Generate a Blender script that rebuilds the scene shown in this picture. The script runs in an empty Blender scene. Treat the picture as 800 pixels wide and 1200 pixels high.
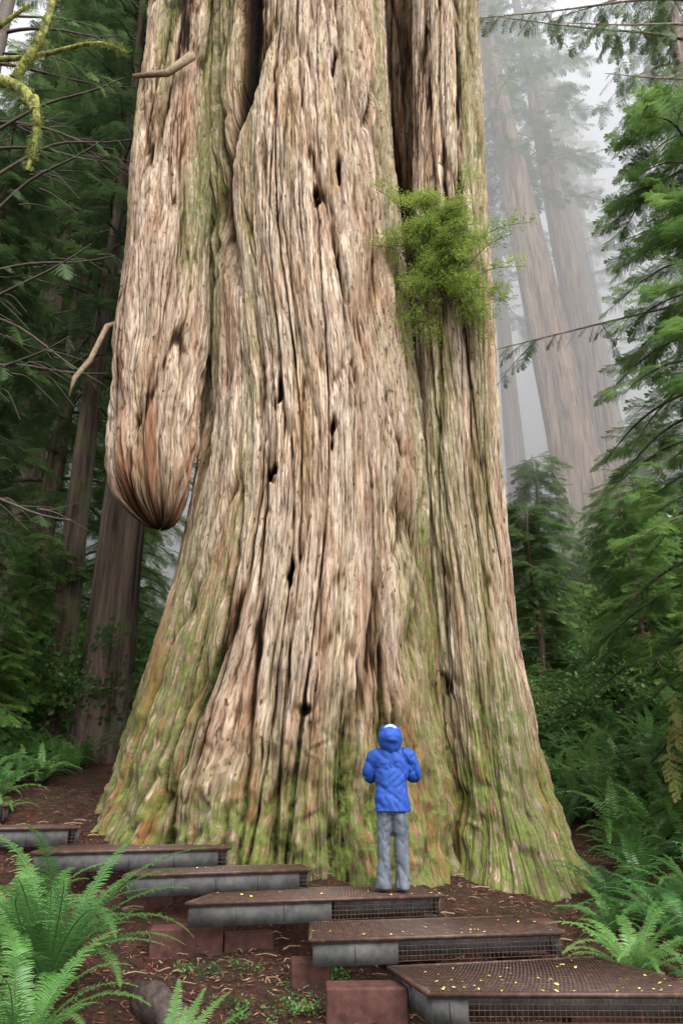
import bpy, math, numpy as np
from mathutils import Vector
R=math.radians
rng=np.random.default_rng(7)
scene=bpy.context.scene
scene.view_settings.view_transform='Standard'
scene.view_settings.look='None'
scene.view_settings.exposure=0
COL=scene.collection

# ---------------------------------------------------------------- noise
_T=np.random.default_rng(3).random((256,256))
def vn(x,y,s=0):
    x=np.asarray(x,float)+s*17.31; y=np.asarray(y,float)+s*9.73
    xi=np.floor(x).astype(int); yi=np.floor(y).astype(int)
    fx=x-xi; fy=y-yi
    fx=fx*fx*(3-2*fx); fy=fy*fy*(3-2*fy)
    a=_T[xi&255,yi&255]; b=_T[(xi+1)&255,yi&255]; c=_T[xi&255,(yi+1)&255]; d=_T[(xi+1)&255,(yi+1)&255]
    return (a+(b-a)*fx)+((c+(d-c)*fx)-(a+(b-a)*fx))*fy
def fbm(x,y,o=3,s=0):
    r=0;a=1;t=0
    for i in range(o):
        r=r+a*vn(x*2**i,y*2**i,s+i*3); t+=a; a*=.5
    return r/t
def sstep(a,b,x):
    t=np.clip((x-a)/(b-a),0,1); return t*t*(3-2*t)

# ---------------------------------------------------------------- mesh helpers
def mk_mesh(name,V,Q=None,T=None,smooth=True,attrs=None,mats=(),midx=None):
    me=bpy.data.meshes.new(name)
    V=np.asarray(V,np.float32).reshape(-1,3)
    parts=[];st=[];n0=0
    if Q is not None and len(Q):
        Q=np.asarray(Q,np.int32).reshape(-1,4); parts.append(Q.ravel()); st.append(np.arange(len(Q))*4); n0=len(Q)*4
    if T is not None and len(T):
        T=np.asarray(T,np.int32).reshape(-1,3); parts.append(T.ravel()); st.append(n0+np.arange(len(T))*3)
    L=np.concatenate(parts).astype(np.int32); S=np.concatenate(st).astype(np.int32)
    me.vertices.add(len(V)); me.vertices.foreach_set('co',V.ravel())
    me.loops.add(len(L)); me.loops.foreach_set('vertex_index',L)
    me.polygons.add(len(S)); me.polygons.foreach_set('loop_start',S)
    if attrs:
        for k,(tp,dt) in attrs.items():
            a=me.attributes.new(k,tp,'POINT')
            a.data.foreach_set('vector' if tp=='FLOAT_VECTOR' else 'value',np.asarray(dt,np.float32).ravel())
    for m in mats: me.materials.append(m)
    if midx is not None: me.polygons.foreach_set('material_index',np.asarray(midx,np.int32))
    me.update(calc_edges=True)
    if smooth: me.polygons.foreach_set('use_smooth',np.ones(len(S),bool))
    return me
def add_obj(name,me,parent=None,loc=None):
    o=bpy.data.objects.new(name,me); COL.objects.link(o)
    if parent: o.parent=parent
    if loc is not None: o.location=loc
    return o
def empty(name,loc=(0,0,0)):
    o=bpy.data.objects.new(name,None); COL.objects.link(o); o.location=loc; o.empty_display_size=.2
    return o
class Acc:
    def __init__(s): s.V=[];s.Q=[];s.n=0
    def add(s,V,Q):
        s.V.append(np.asarray(V,float)); s.Q.append(np.asarray(Q,int)+s.n); s.n+=len(V)
    def mesh(s,name,mats,smooth=True,attrs=None):
        return mk_mesh(name,np.concatenate(s.V),np.concatenate(s.Q),smooth=smooth,mats=mats,attrs=attrs)
def tube(P,Rr,seg=8,Ry=None,cap=True,up=(0.13,0.21,1)):
    P=np.asarray(P,float); n=len(P); Rr=np.broadcast_to(np.asarray(Rr,float),(n,)); 
    Ry=Rr if Ry is None else np.broadcast_to(np.asarray(Ry,float),(n,))
    T=np.gradient(P,axis=0); T/=np.linalg.norm(T,axis=1)[:,None]+1e-9
    up=np.array(up,float)
    A=np.cross(T,up); 
    bad=np.linalg.norm(A,axis=1)<.15
    A[bad]=np.cross(T[bad],np.array([1.,.1,0]))
    for i in range(1,n):
        if bad.any():
            a=A[i-1]-T[i]*np.dot(A[i-1],T[i])
            if np.linalg.norm(a)>1e-6: A[i]=a
    A/=np.linalg.norm(A,axis=1)[:,None]+1e-9
    B=np.cross(A,T)
    th=np.arange(seg)/seg*2*np.pi
    V=P[:,None,:]+A[:,None,:]*(np.cos(th)[None,:,None]*Rr[:,None,None])+B[:,None,:]*(np.sin(th)[None,:,None]*Ry[:,None,None])
    V=V.reshape(-1,3)
    i=np.arange(n-1)[:,None]*seg; j=np.arange(seg)[None,:]; j2=(j+1)%seg
    Q=np.stack([i+j,i+j2,i+seg+j2,i+seg+j],-1).reshape(-1,4)
    if cap:
        V=np.vstack([V,P[0],P[-1]]); a=len(V)-2;b=len(V)-1
        c=[]
        for k in range(0,seg,2):
            c.append([a,(k+2)%seg,(k+1)%seg,k]); e=(n-1)*seg
            c.append([b,e+k,e+(k+1)%seg,e+(k+2)%seg])
        Q=np.vstack([Q,np.array(c)])
    return V,Q
def boxb(a,b,w,h,drop=True):
    """bar from a to b, width w, height h hanging below the line ab"""
    a=np.array(a,float);b=np.array(b,float);d=b-a;d/=np.linalg.norm(d)
    s=np.cross(d,[0,0,1.]); s/=np.linalg.norm(s)+1e-9
    u=np.cross(s,d)
    o=[]
    for p in (a,b):
        for (i,j) in ((-1,0),(1,0),(1,-1),(-1,-1)):
            o.append(p+s*i*w/2+u*j*h)
    Q=[[0,1,2,3],[7,6,5,4],[0,4,5,1],[1,5,6,2],[2,6,7,3],[3,7,4,0]]
    return np.array(o),np.array(Q)

# ---------------------------------------------------------------- materials
def newmat(name):
    m=bpy.data.materials.new(name); m.use_nodes=True
    nt=m.node_tree; nt.nodes.clear()
    out=nt.nodes.new('ShaderNodeOutputMaterial')
    return m,nt,out
def N(nt,t,**k):
    n=nt.nodes.new(t)
    for a,b in k.items(): setattr(n,a,b)
    return n
def ramp(nt,fac,stops):
    r=N(nt,'ShaderNodeValToRGB'); e=r.color_ramp.elements
    while len(e)>1: e.remove(e[0])
    e[0].position=stops[0][0]; e[0].color=(*stops[0][1],1)
    for p,c in stops[1:]:
        x=e.new(p); x.color=(*c,1)
    nt.links.new(fac,r.inputs[0]); return r.outputs[0]
def mixc(nt,fac,a,b,mode='MIX'):
    m=N(nt,'ShaderNodeMix',data_type='RGBA',blend_type=mode)
    for s,v in ((m.inputs[0],fac),(m.inputs[6],a),(m.inputs[7],b)):
        if isinstance(v,bpy.types.NodeSocket): nt.links.new(v,s)
        elif isinstance(v,(int,float)): s.default_value=v
        else: s.default_value=(*v,1)
    return m.outputs[2]
def mth(nt,op,a,b):
    m=N(nt,'ShaderNodeMath',operation=op)
    for s,v in ((m.inputs[0],a),(m.inputs[1],b)):
        if isinstance(v,bpy.types.NodeSocket): nt.links.new(v,s)
        else: s.default_value=v
    return m.outputs[0]
def noise(nt,vec,scale,detail=4,rough=.55,dist=0):
    n=N(nt,'ShaderNodeTexNoise'); n.inputs['Scale'].default_value=scale; n.inputs['Detail'].default_value=detail
    n.inputs['Roughness'].default_value=rough; n.inputs['Distortion'].default_value=dist
    if vec is not None: nt.links.new(vec,n.inputs['Vector'])
    return n.outputs[0]
def mapping(nt,vec,sc,loc=(0,0,0)):
    m=N(nt,'ShaderNodeMapping'); m.inputs['Scale'].default_value=sc; m.inputs['Location'].default_value=loc
    nt.links.new(vec,m.inputs['Vector']); return m.outputs[0]
def principled(nt,out,col,rough=.8,bump=None,bstr=.5,bdist=.01,spec=.3):
    p=N(nt,'ShaderNodeBsdfPrincipled'); 
    if isinstance(col,bpy.types.NodeSocket): nt.links.new(col,p.inputs['Base Color'])
    else: p.inputs['Base Color'].default_value=(*col,1)
    p.inputs['Roughness'].default_value=rough
    p.inputs['Specular IOR Level'].default_value=spec
    if bump is not None:
        b=N(nt,'ShaderNodeBump'); b.inputs['Strength'].default_value=bstr; b.inputs['Distance'].default_value=bdist
        nt.links.new(bump,b.inputs['Height']); nt.links.new(b.outputs[0],p.inputs['Normal'])
    nt.links.new(p.outputs[0],out.inputs[0]); return p

def bark_big():
    m,nt,out=newmat('redwood_bark')
    at=N(nt,'ShaderNodeAttribute',attribute_name='buv'); v=at.outputs['Vector']
    cav=N(nt,'ShaderNodeAttribute',attribute_name='cav').outputs['Fac']
    moss=N(nt,'ShaderNodeAttribute',attribute_name='moss').outputs['Fac']
    red=N(nt,'ShaderNodeAttribute',attribute_name='red').outputs['Fac']
    n1=noise(nt,mapping(nt,v,(1.9,.25,1)),1,5,.65,.4)
    pale=ramp(nt,n1,[(.28,(.24,.15,.095)),(.38,(.36,.265,.19)),(.46,(.47,.385,.305)),(.56,(.43,.375,.315)),(.64,(.38,.285,.20)),(.75,(.25,.215,.18))])
    dark=ramp(nt,n1,[(.30,(.095,.052,.032)),(.42,(.185,.122,.080)),(.5,(.275,.205,.148)),(.58,(.225,.178,.137)),(.68,(.145,.113,.085))])
    c=mixc(nt,mth(nt,'MULTIPLY',red,.9),pale,dark)
    # flaky fibre plates
    vo=N(nt,'ShaderNodeTexVoronoi',feature='F1'); vo.inputs['Scale'].default_value=1; nt.links.new(mapping(nt,v,(15,1.1,1)),vo.inputs['Vector'])
    sep=N(nt,'ShaderNodeSeparateColor'); nt.links.new(vo.outputs['Color'],sep.inputs[0])
    c=mixc(nt,1,c,ramp(nt,sep.outputs[0],[(0,(.70,.65,.60)),(.5,(.98,.97,.96)),(1,(1.20,1.20,1.19))]),'MULTIPLY')
    vo2=N(nt,'ShaderNodeTexVoronoi',feature='F1'); vo2.inputs['Scale'].default_value=1; nt.links.new(mapping(nt,v,(42,4.5,1)),vo2.inputs['Vector'])
    sep2=N(nt,'ShaderNodeSeparateColor'); nt.links.new(vo2.outputs['Color'],sep2.inputs[0])
    c=mixc(nt,1,c,ramp(nt,sep2.outputs[0],[(0,(.74,.70,.66)),(.5,(1,1,1)),(1,(1.16,1.16,1.15))]),'MULTIPLY')
    n2=noise(nt,mapping(nt,v,(32,2.4,1)),1,5,.78,.6)
    s=ramp(nt,n2,[(.37,(.20,.15,.115)),(.46,(.80,.76,.72)),(.56,(1.02,1.01,1.0)),(.75,(1.22,1.22,1.22))])
    c=mixc(nt,1,c,s,'MULTIPLY')
    n7=noise(nt,mapping(nt,v,(16,5,1),(3,7,0)),1,3,.6,.3)
    c=mixc(nt,1,c,ramp(nt,n7,[(.30,(.22,.16,.12)),(.375,(.96,.95,.94)),(1,(1,1,1))]),'MULTIPLY')
    n3=noise(nt,mapping(nt,v,(3.6,.40,1),(9,3,0)),1,4,.65,.4)
    c=mixc(nt,mth(nt,'MULTIPLY',ramp(nt,n3,[(.53,(0,0,0)),(.66,(1,1,1))]),red),c,(.22,.085,.038))
    c=mixc(nt,mth(nt,'MULTIPLY',ramp(nt,n3,[(.30,(1,1,1)),(.45,(0,0,0))]),mth(nt,'MULTIPLY',red,.8)),c,(.055,.038,.029))
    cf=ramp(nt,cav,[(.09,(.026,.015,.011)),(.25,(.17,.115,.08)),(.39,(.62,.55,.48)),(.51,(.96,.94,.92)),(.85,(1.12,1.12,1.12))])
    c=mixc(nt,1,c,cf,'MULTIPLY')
    n4=noise(nt,mapping(nt,v,(9,4,1)),1,5,.8)
    mg=ramp(nt,n4,[(.3,(.030,.040,.009)),(.52,(.090,.115,.026)),(.72,(.20,.225,.07))])
    mf=mth(nt,'MULTIPLY',moss,ramp(nt,n4,[(.40,(.04,.04,.04)),(.54,(1,1,1))]))
    c=mixc(nt,mf,c,mg)
    # lichen wash: pale green-grey tint in broad streaks
    n8=noise(nt,mapping(nt,v,(2.6,.16,1),(31,5,0)),1,4,.6,.3)
    c=mixc(nt,ramp(nt,n8,[(.50,(0,0,0)),(.62,(.55,.55,.55))]),c,mixc(nt,1,c,(.86,.92,.70),'MULTIPLY'))
    h=mth(nt,'ADD',mth(nt,'ADD',n2,mth(nt,'MULTIPLY',sep2.outputs[0],.18)),mth(nt,'MULTIPLY',n4,moss))
    principled(nt,out,c,.92,h,1,.040,.1)
    return m
def bark_small(name,dark,light,green=.3):
    m,nt,out=newmat(name)
    tc=N(nt,'ShaderNodeTexCoord').outputs['Object']
    n1=noise(nt,mapping(nt,tc,(5,5,.35)),1,5,.7,.4)
    c=ramp(nt,n1,[(.36,dark),(.64,light)])
    n2=noise(nt,tc,.8,3,.6)
    c=mixc(nt,ramp(nt,n2,[(.5,(0,0,0)),(.7,(green,green,green))]),c,(.08,.10,.03))
    principled(nt,out,c,.9,n1,1,.12,.15)
    return m
def leafmat(name,c0,c1,c2,rough=.5,trans=.35,nsc=6):
    m,nt,out=newmat(name)
    rnd=N(nt,'ShaderNodeObjectInfo').outputs['Random']
    tc=N(nt,'ShaderNodeTexCoord').outputs['Object']
    n=noise(nt,tc,nsc,1,.5)
    h=mth(nt,'MULTIPLY',mth(nt,'ADD',rnd,n),.5)
    c=ramp(nt,h,[(.2,c0),(.5,c1),(.8,c2)])
    p=N(nt,'ShaderNodeBsdfPrincipled'); nt.links.new(c,p.inputs['Base Color']); p.inputs['Roughness'].default_value=rough
    p.inputs['Specular IOR Level'].default_value=.35
    t=N(nt,'ShaderNodeBsdfTranslucent'); g=N(nt,'ShaderNodeGamma'); g.inputs[1].default_value=.8; nt.links.new(c,g.inputs[0]); nt.links.new(g.outputs[0],t.inputs[0])
    mx=N(nt,'ShaderNodeMixShader'); mx.inputs[0].default_value=trans
    nt.links.new(p.outputs[0],mx.inputs[1]); nt.links.new(t.outputs[0],mx.inputs[2]); nt.links.new(mx.outputs[0],out.inputs[0])
    return m
def simple(name,stops,scale=8,rough=.7,bstr=.3,bd=.01,vec='Object',sc=(1,1,1),spec=.3,detail=5):
    m,nt,out=newmat(name)
    tc=N(nt,'ShaderNodeTexCoord').outputs[vec]
    n=noise(nt,mapping(nt,tc,sc),scale,detail,.65)
    principled(nt,out,ramp(nt,n,stops),rough,n,bstr,bd,spec); return m

M_bark=bark_big()
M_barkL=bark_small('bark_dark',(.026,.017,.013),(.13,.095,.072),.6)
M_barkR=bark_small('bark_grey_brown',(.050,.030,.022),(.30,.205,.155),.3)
M_twig=simple('twig_bark',[(.3,(.022,.016,.012)),(.7,(.075,.055,.038))],20)
M_mosstwig=simple('mossy_branch_bark',[(.35,(.07,.055,.025)),(.5,(.17,.18,.04)),(.7,(.30,.32,.08))],14,.9,1,.03)
M_dead=simple('dead_wood',[(.3,(.10,.07,.04)),(.7,(.24,.18,.11))],14,.9,.6,.02)
M_fol_dark=leafmat('redwood_foliage_dark',(.016,.034,.012),(.032,.065,.019),(.062,.115,.028))
M_fol_mid=leafmat('redwood_foliage',(.026,.055,.017),(.054,.105,.027),(.095,.165,.038))
M_fol_br=leafmat('hemlock_foliage',(.042,.10,.022),(.08,.165,.032),(.145,.25,.05),trans=.45)
M_fern=leafmat('fern_leaf',(.04,.105,.03),(.075,.185,.043),(.145,.275,.068),.4,.35,3)
M_fern2=leafmat('fern_leaf_far',(.03,.072,.02),(.065,.148,.033),(.12,.23,.05),.4,.35,3)
M_shrub=leafmat('shrub_leaf',(.03,.067,.016),(.058,.12,.026),(.14,.21,.045),.45,.35)
M_epi=leafmat('huckleberry_leaf',(.075,.125,.018),(.135,.20,.026),(.25,.31,.05),.5,.45)
M_hang=leafmat('hanging_moss',(.09,.08,.02),(.15,.13,.03),(.20,.19,.05),.8,.3)
M_mossleaf=leafmat('moss_fuzz',(.08,.10,.025),(.15,.17,.04),(.25,.27,.07),.8,.3)

# ground
def ground_mat():
    m,nt,out=newmat('forest_floor')
    tc=N(nt,'ShaderNodeTexCoord').outputs['Object']
    n1=noise(nt,tc,30,7,.75); n2=noise(nt,tc,1.2,3,.6); n3=noise(nt,tc,6,4,.7)
    c=ramp(nt,n1,[(.3,(.010,.005,.004)),(.5,(.046,.018,.011)),(.62,(.10,.040,.024)),(.75,(.19,.10,.06))])
    c=mixc(nt,1,c,ramp(nt,n3,[(.35,(.45,.42,.40)),(.6,(1.15,1.1,1.05))]),'MULTIPLY')
    c=mixc(nt,ramp(nt,n2,[(.48,(0,0,0)),(.66,(.5,.5,.5))]),c,(.024,.030,.010))
    principled(nt,out,c,.9,n1,1,.06,.2); return m
M_ground=ground_mat()

# ---------------------------------------------------------------- terrain
_ys=[-300,-20,0,5,7,8.2,8.9,9.6,10.3,13,20,40,80,150,400]
_yz=[-2,-.6,-.35,-.30,-.17,-.10,.05,.40,.58,1.05,2.2,6.2,15,30,60]
def hgt(x,y):
    x=np.asarray(x,float);y=np.asarray(y,float)
    z=np.interp(y,_ys,_yz)
    k=np.interp(y,[5,8.5,10.5,20,60],[.05,.06,.10,.09,.0])
    z=z-k*np.clip(x,-25,5)
    z=z+.40*np.clip(x-4.2,0,60)*sstep(9,24,y)+.10*np.clip(x-3,0,30)
    z=z+.42*np.exp(-((x+2.9)**2+(y-6.4)**2)/1.6)+.32*np.exp(-((x-3.3)**2+(y-8.3)**2)/.9)
    far=sstep(12,30,np.hypot(x,y))
    z=z+(vn(x*1.1,y*1.1,2)-.5)*.16+(vn(x*3.3,y*3.3,5)-.5)*.06+far*(vn(x*.15,y*.15,8)-.5)*2.0
    return z
def build_ground():
    n=420
    a=np.linspace(-1,1,n); gx=np.sinh(a*5.2)/np.sinh(5.2)*300
    gy=9+np.sinh(a*5.2)/np.sinh(5.2)*320
    X,Y=np.meshgrid(gx,gy,indexing='ij'); Z=hgt(X,Y)
    near=np.exp(-((Y-9)/9)**2)*np.exp(-(X/9)**2)
    Z=Z+near*((vn(X*9,Y*9,11)-.5)*.05+(vn(X*25,Y*25,12)-.5)*.025)
    V=np.stack([X,Y,Z],-1).reshape(-1,3)
    i=np.arange(n-1)[:,None]*n; j=np.arange(n-1)[None,:]
    Q=np.stack([i+j,i+n+j,i+n+j+1,i+j+1],-1).reshape(-1,4)
    add_obj('ground',mk_mesh('ground',V,Q,mats=[M_ground]))
build_ground()

# ---------------------------------------------------------------- giant redwood columns
def smi(z,zp,vp,w=.45):
    o=0
    for k,g in ((-2,.06),(-1,.24),(0,.4),(1,.24),(2,.06)):
        o=o+g*np.interp(z+k*w,zp,vp)
    return o
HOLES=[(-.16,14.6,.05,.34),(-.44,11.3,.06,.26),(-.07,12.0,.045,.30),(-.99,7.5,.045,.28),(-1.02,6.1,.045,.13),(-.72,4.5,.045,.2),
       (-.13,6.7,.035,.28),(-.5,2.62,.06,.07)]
def column(name,zr,cx,cy,rl,rr,rf,rb,nf,nb,parent,seed=0,amp=1.0,mossf=None,redf=None,flare=0.,holes=(),cavdark=None,groove=None,ampf=None):
    z=zr
    d1=R(112)
    ph=np.concatenate([np.linspace(-math.pi,-d1,nb,endpoint=False),np.linspace(-d1,d1,nf,endpoint=False),np.linspace(d1,math.pi,nb+1)])
    PH,Z=np.meshgrid(ph,z,indexing='ij')
    CX,CY,RL,RR,RF,RB=[np.broadcast_to(q,PH.shape) for q in (cx,cy,rl,rr,rf,rb)]
    sn=np.sin(PH);cs=np.cos(PH)
    sx=sstep(-.5,.5,sn); rx=RL*(1-sx)+RR*sx
    sy=sstep(-.5,.5,cs); ry=RB*(1-sy)+RF*sy
    rm=float(np.mean(rl+rr))/2
    U=PH*rm+seed*3.7
    base=np.exp(-np.clip(Z-.4,0,99)/1.5)
    low=sstep(4.2,.8,Z)
    U2=U+.40*(vn(U*.45,Z*.13,seed+1)-.5)+(.06+.10*low)*(vn(U*2.1,Z*.45,seed+2)-.5)+.022*(vn(U*9,Z*3.,seed+3)-.5)+.008*(vn(U*20,Z*9,seed+5)-.5)
    def crack(ua,za,w,sd):
        return 1-np.exp(-((2*vn(ua,za,sd)-1)/w)**2)
    flute=(fbm(U2*.85,Z*.05,2,seed+4)-.5)*.55
    f2=np.minimum(crack(U2*2.2+Z*.06,Z*.12,.08,seed+6),crack(U2*2.4-Z*.08,Z*.12,.06,seed+7))
    f3=np.minimum(crack(U2*5.5+Z*.16,Z*.32,.12,seed+9),crack(U2*5.9-Z*.16,Z*.32,.10,seed+10))
    f4=np.minimum(crack(U2*13+Z*.4,Z*.9,.17,seed+12),crack(U2*14-Z*.4,Z*.9,.15,seed+13))
    n5=vn(U2*30,Z*3.0,seed+14); n6=vn(U2*62,Z*9,seed+15)
    strips=vn(U2*4.6,Z*.28,seed+20)
    edge=np.floor(strips*6)/6+.166*sstep(.85,1.,(strips*6)%1)   # stepped, peeling plates
    s2=vn(U2*13,Z*1.0,seed+24); edge2=np.floor(s2*4)/4+.25*sstep(.8,1.,(s2*4)%1)
    lum=fbm(U*1.5,Z*1.0,3,seed+17)-.5
    wv=.45+1.15*vn(U*.9,Z*.25,seed+22)
    d=flute*.6+.12*(f2-1)*wv+.058*(f3-1)*wv+.026*(f4-1)+.020*(n5-.5)+.013*(n6-.5)+edge*.11+edge2*.038
    d=d*amp
    if ampf is not None: d=d*ampf(Z)
    root=np.abs(2*vn(U*.62+.4*vn(U*1.3,Z*.8,seed+31),Z*.12,seed+30)-1)
    d=d+base*(flare*(root-.35)*1.1+lum*.45*amp)
    kn=vn(U*5+2*vn(U*3,Z*3,seed+41),Z*3.0,seed+40); kn2=vn(U*12+2*vn(U*7,Z*7,seed+43),Z*7,seed+42)
    d=d+low*amp*((kn-.5)*.16+(kn2-.5)*.07)
    if groove is not None:
        gg=groove(PH,Z,CX+sn*rx); d=d-gg
    rx2=rx+d; ry2=ry+d
    X=CX+sn*rx2; Y=CY-cs*ry2
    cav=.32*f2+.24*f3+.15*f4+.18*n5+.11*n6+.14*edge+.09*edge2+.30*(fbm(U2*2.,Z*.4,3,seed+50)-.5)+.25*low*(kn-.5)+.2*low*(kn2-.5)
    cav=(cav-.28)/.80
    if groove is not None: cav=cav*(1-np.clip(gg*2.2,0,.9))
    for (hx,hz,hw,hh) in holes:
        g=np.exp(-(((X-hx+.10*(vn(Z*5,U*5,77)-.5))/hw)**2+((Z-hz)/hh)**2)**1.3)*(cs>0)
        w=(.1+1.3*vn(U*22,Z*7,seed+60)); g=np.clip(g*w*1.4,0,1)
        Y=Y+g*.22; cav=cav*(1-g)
    if cavdark is not None: cav=cavdark(cav,X,Z,PH)
    moss=np.zeros_like(X) if mossf is None else mossf(X,Z,PH,U,cav)
    red=np.ones_like(X)*.5 if redf is None else redf(X,Z,PH,U)
    V=np.stack([X,Y,Z],-1).reshape(-1,3)
    n=len(z); m=len(ph)
    i=np.arange(m-1)[:,None]*n; j=np.arange(n-1)[None,:]
    Q=np.stack([i+j,i+n+j,i+n+j+1,i+j+1],-1).reshape(-1,4)
    buv=np.stack([U2,Z,np.zeros_like(Z)],-1).reshape(-1,3)
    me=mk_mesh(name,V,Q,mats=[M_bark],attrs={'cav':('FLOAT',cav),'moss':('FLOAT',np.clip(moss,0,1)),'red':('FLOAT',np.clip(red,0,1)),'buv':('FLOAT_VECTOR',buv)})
    return add_obj(name,me,parent)
def zrows(a,b,s0,s1):
    o=[a]
    while o[-1]<b:
        t=(o[-1]-a)/(b-a); o.append(o[-1]+s0+(s1-s0)*t)
    return np.array(o)

GR=empty('giant_redwood_tree')
# main stem
z=np.concatenate([zrows(-.4,19.5,.02,.04),np.linspace(19.7,36,30)])
zp=[-.4,.6,1.35,1.96,3.25,4.6,6.1,7.7,9.5,13.6,18.6,36]
L=smi(z,zp,[-4.15,-3.85,-3.62,-3.5,-3.24,-2.86,-2.60,-2.50,-2.55,-2.78,-2.95,-2.4])
Rt=smi(z,zp,[2.5,2.2,2.0,1.9,1.8,1.72,1.62,1.46,1.22,1.00,.88,.8])
cx=(L+Rt)/2; hw=(Rt-L)/2
fr=smi(z,zp,[9.95,10.2,10.3,10.33,10.42,10.5,10.55,10.6,10.6,10.65,10.7,11.2])
def mossA(X,Z,PH,U,cav):
    m=sstep(3.0,.4,Z+2.2*(vn(U*1.3,Z*.5,90)-.5))
    m=np.maximum(m,sstep(-1.3,-3.1,X+1.6*(vn(U*2,Z*.4,91)-.5))*sstep(8,3.5,Z)*.85)
    m=np.maximum(m,sstep(-1.9,-2.5,X)*sstep(6,11,Z)*.8)
    m=np.maximum(m,sstep(.9,1.35,X+.3*(vn(U*3,Z*.6,92)-.5))*sstep(10,4,Z)*.8)
    st=sstep(.60,.78,vn(U*2.3,Z*.10,93))*.45
    return np.maximum(m,st)
def redA(X,Z,PH,U): return .10+.90*sstep(6.0,1.2,Z+3.0*(vn(U*1.1,Z*.3,94)-.5))+.15*sstep(-1.5,-2.5,X)+.25*sstep(.6,.8,vn(U*1.6,Z*.12,98))
def grA(PH,Z,X0):
    xc=-1.95+.18*np.sin(Z*.9)+.25*(vn(Z*.5,Z*0,71)-.5)
    w=.14+.10*sstep(10,16,Z)
    g=.55*sstep(8.5,13,Z)*np.exp(-((X0-xc)/w)**2)
    xc2=-.95+.3*(vn(Z*.35,Z*0,73)-.5)
    g=g+.15*sstep(5,2,Z)*np.exp(-((X0-xc2)/.10)**2)
    return g*(np.cos(PH)>0)
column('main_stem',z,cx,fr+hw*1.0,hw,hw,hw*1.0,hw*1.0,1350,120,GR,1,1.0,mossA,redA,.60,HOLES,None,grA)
# right stem
z=np.concatenate([zrows(-.4,19.5,.025,.05),np.linspace(19.7,36,30)])
zp=[-.4,.3,.9,2,3.5,6,12,20,36]
cxr=smi(z,zp,[2.60,2.50,2.42,2.26,2.12,2.04,2.15,2.38,2.6],.3); r=smi(z,zp,[1.45,1.18,.93,.76,.68,.67,.66,.69,.5],.3)
cyr=smi(z,zp,[11.6,11.75,11.9,12.0,12.05,12.1,12.1,12.2,12.3],.3)
def mossB(X,Z,PH,U,cav):
    m=sstep(4.2,1.0,Z+2*(vn(U*2,Z*.6,95)-.5))
    m=np.maximum(m,sstep(1.75,1.4,X)*sstep(12,3,Z)*.6)
    return np.maximum(m,sstep(.60,.78,vn(U*2.5,Z*.12,96))*.5)
column('right_stem',z,cxr,cyr,r,r,r,r,600,60,GR,5,.66,mossB,lambda X,Z,P,U:.22+.70*sstep(5,1,Z),.42,[(1.55,3.1,.11,.16)])
# rear stem seen in the gap, its bark colour darkened as painted shade
z=zrows(0,34,.06,.3)
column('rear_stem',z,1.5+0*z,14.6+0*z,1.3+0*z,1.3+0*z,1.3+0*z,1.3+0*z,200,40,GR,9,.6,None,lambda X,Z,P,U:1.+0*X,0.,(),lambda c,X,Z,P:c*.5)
# left hanging stem with the rounded burl end
zb=5.42
z=np.concatenate([zb+.0+np.array([0,.015,.04]),zrows(zb+.07,18.5,.018,.04),np.linspace(18.7,34,24)])
zp=[5.4,5.65,5.95,6.4,7.0,7.3,7.6,9,12.7,17.3,34]
cl=smi(z,zp,[-2.78,-2.88,-2.95,-3.0,-3.05,-3.07,-3.08,-3.1,-3.30,-3.44,-3.5],.12)
rl=smi(z,zp,[.38,.44,.50,.55,.58,.59,.63,.70,.72,.70,.4],.14)
endf=np.sqrt(np.clip(1-((.75-np.clip(z-zb,0,.75))/.75)**2,0,1)); rl=rl*endf+.002
cyl=smi(z,zp,[11.2,11.2,11.2,11.2,11.25,11.25,11.3,11.4,11.7,12.0,12.6],.2)
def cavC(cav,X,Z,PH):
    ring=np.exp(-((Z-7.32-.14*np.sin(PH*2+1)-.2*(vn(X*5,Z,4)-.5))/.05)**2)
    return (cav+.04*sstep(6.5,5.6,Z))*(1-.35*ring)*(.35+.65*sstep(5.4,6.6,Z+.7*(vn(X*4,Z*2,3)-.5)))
def grC(PH,Z,X0):
    ef=sstep(5.3,6.1,Z)
    th=PH*.62*3
    lump=(vn(th*.8+5,Z*1.1,81)-.5)*.18+(vn(th*2.6,Z*2.2,82)-.5)*.10+(np.abs(2*vn(th*5,Z*2+th,83)-1)-.5)*.05
    return -lump*sstep(9.5,7.2,Z)*(.25+.75*ef)-.25*(vn(th*.8,Z*.35,85)-.5)*sstep(7,9,Z)
column('hanging_stem',z,cl,cyl,rl,rl,rl,rl,640,60,GR,13,.66,lambda X,Z,P,U,c:np.maximum(sstep(-3.0,-2.55,X)*sstep(9,12,Z)*.9,sstep(.56,.76,vn(U*2,Z*.2,97))*.5),lambda X,Z,P,U:.45+.45*sstep(7.6,5.8,Z),0.,(),cavC,grC,lambda Z:.55+.45*sstep(5.6,7.2,Z))

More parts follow.
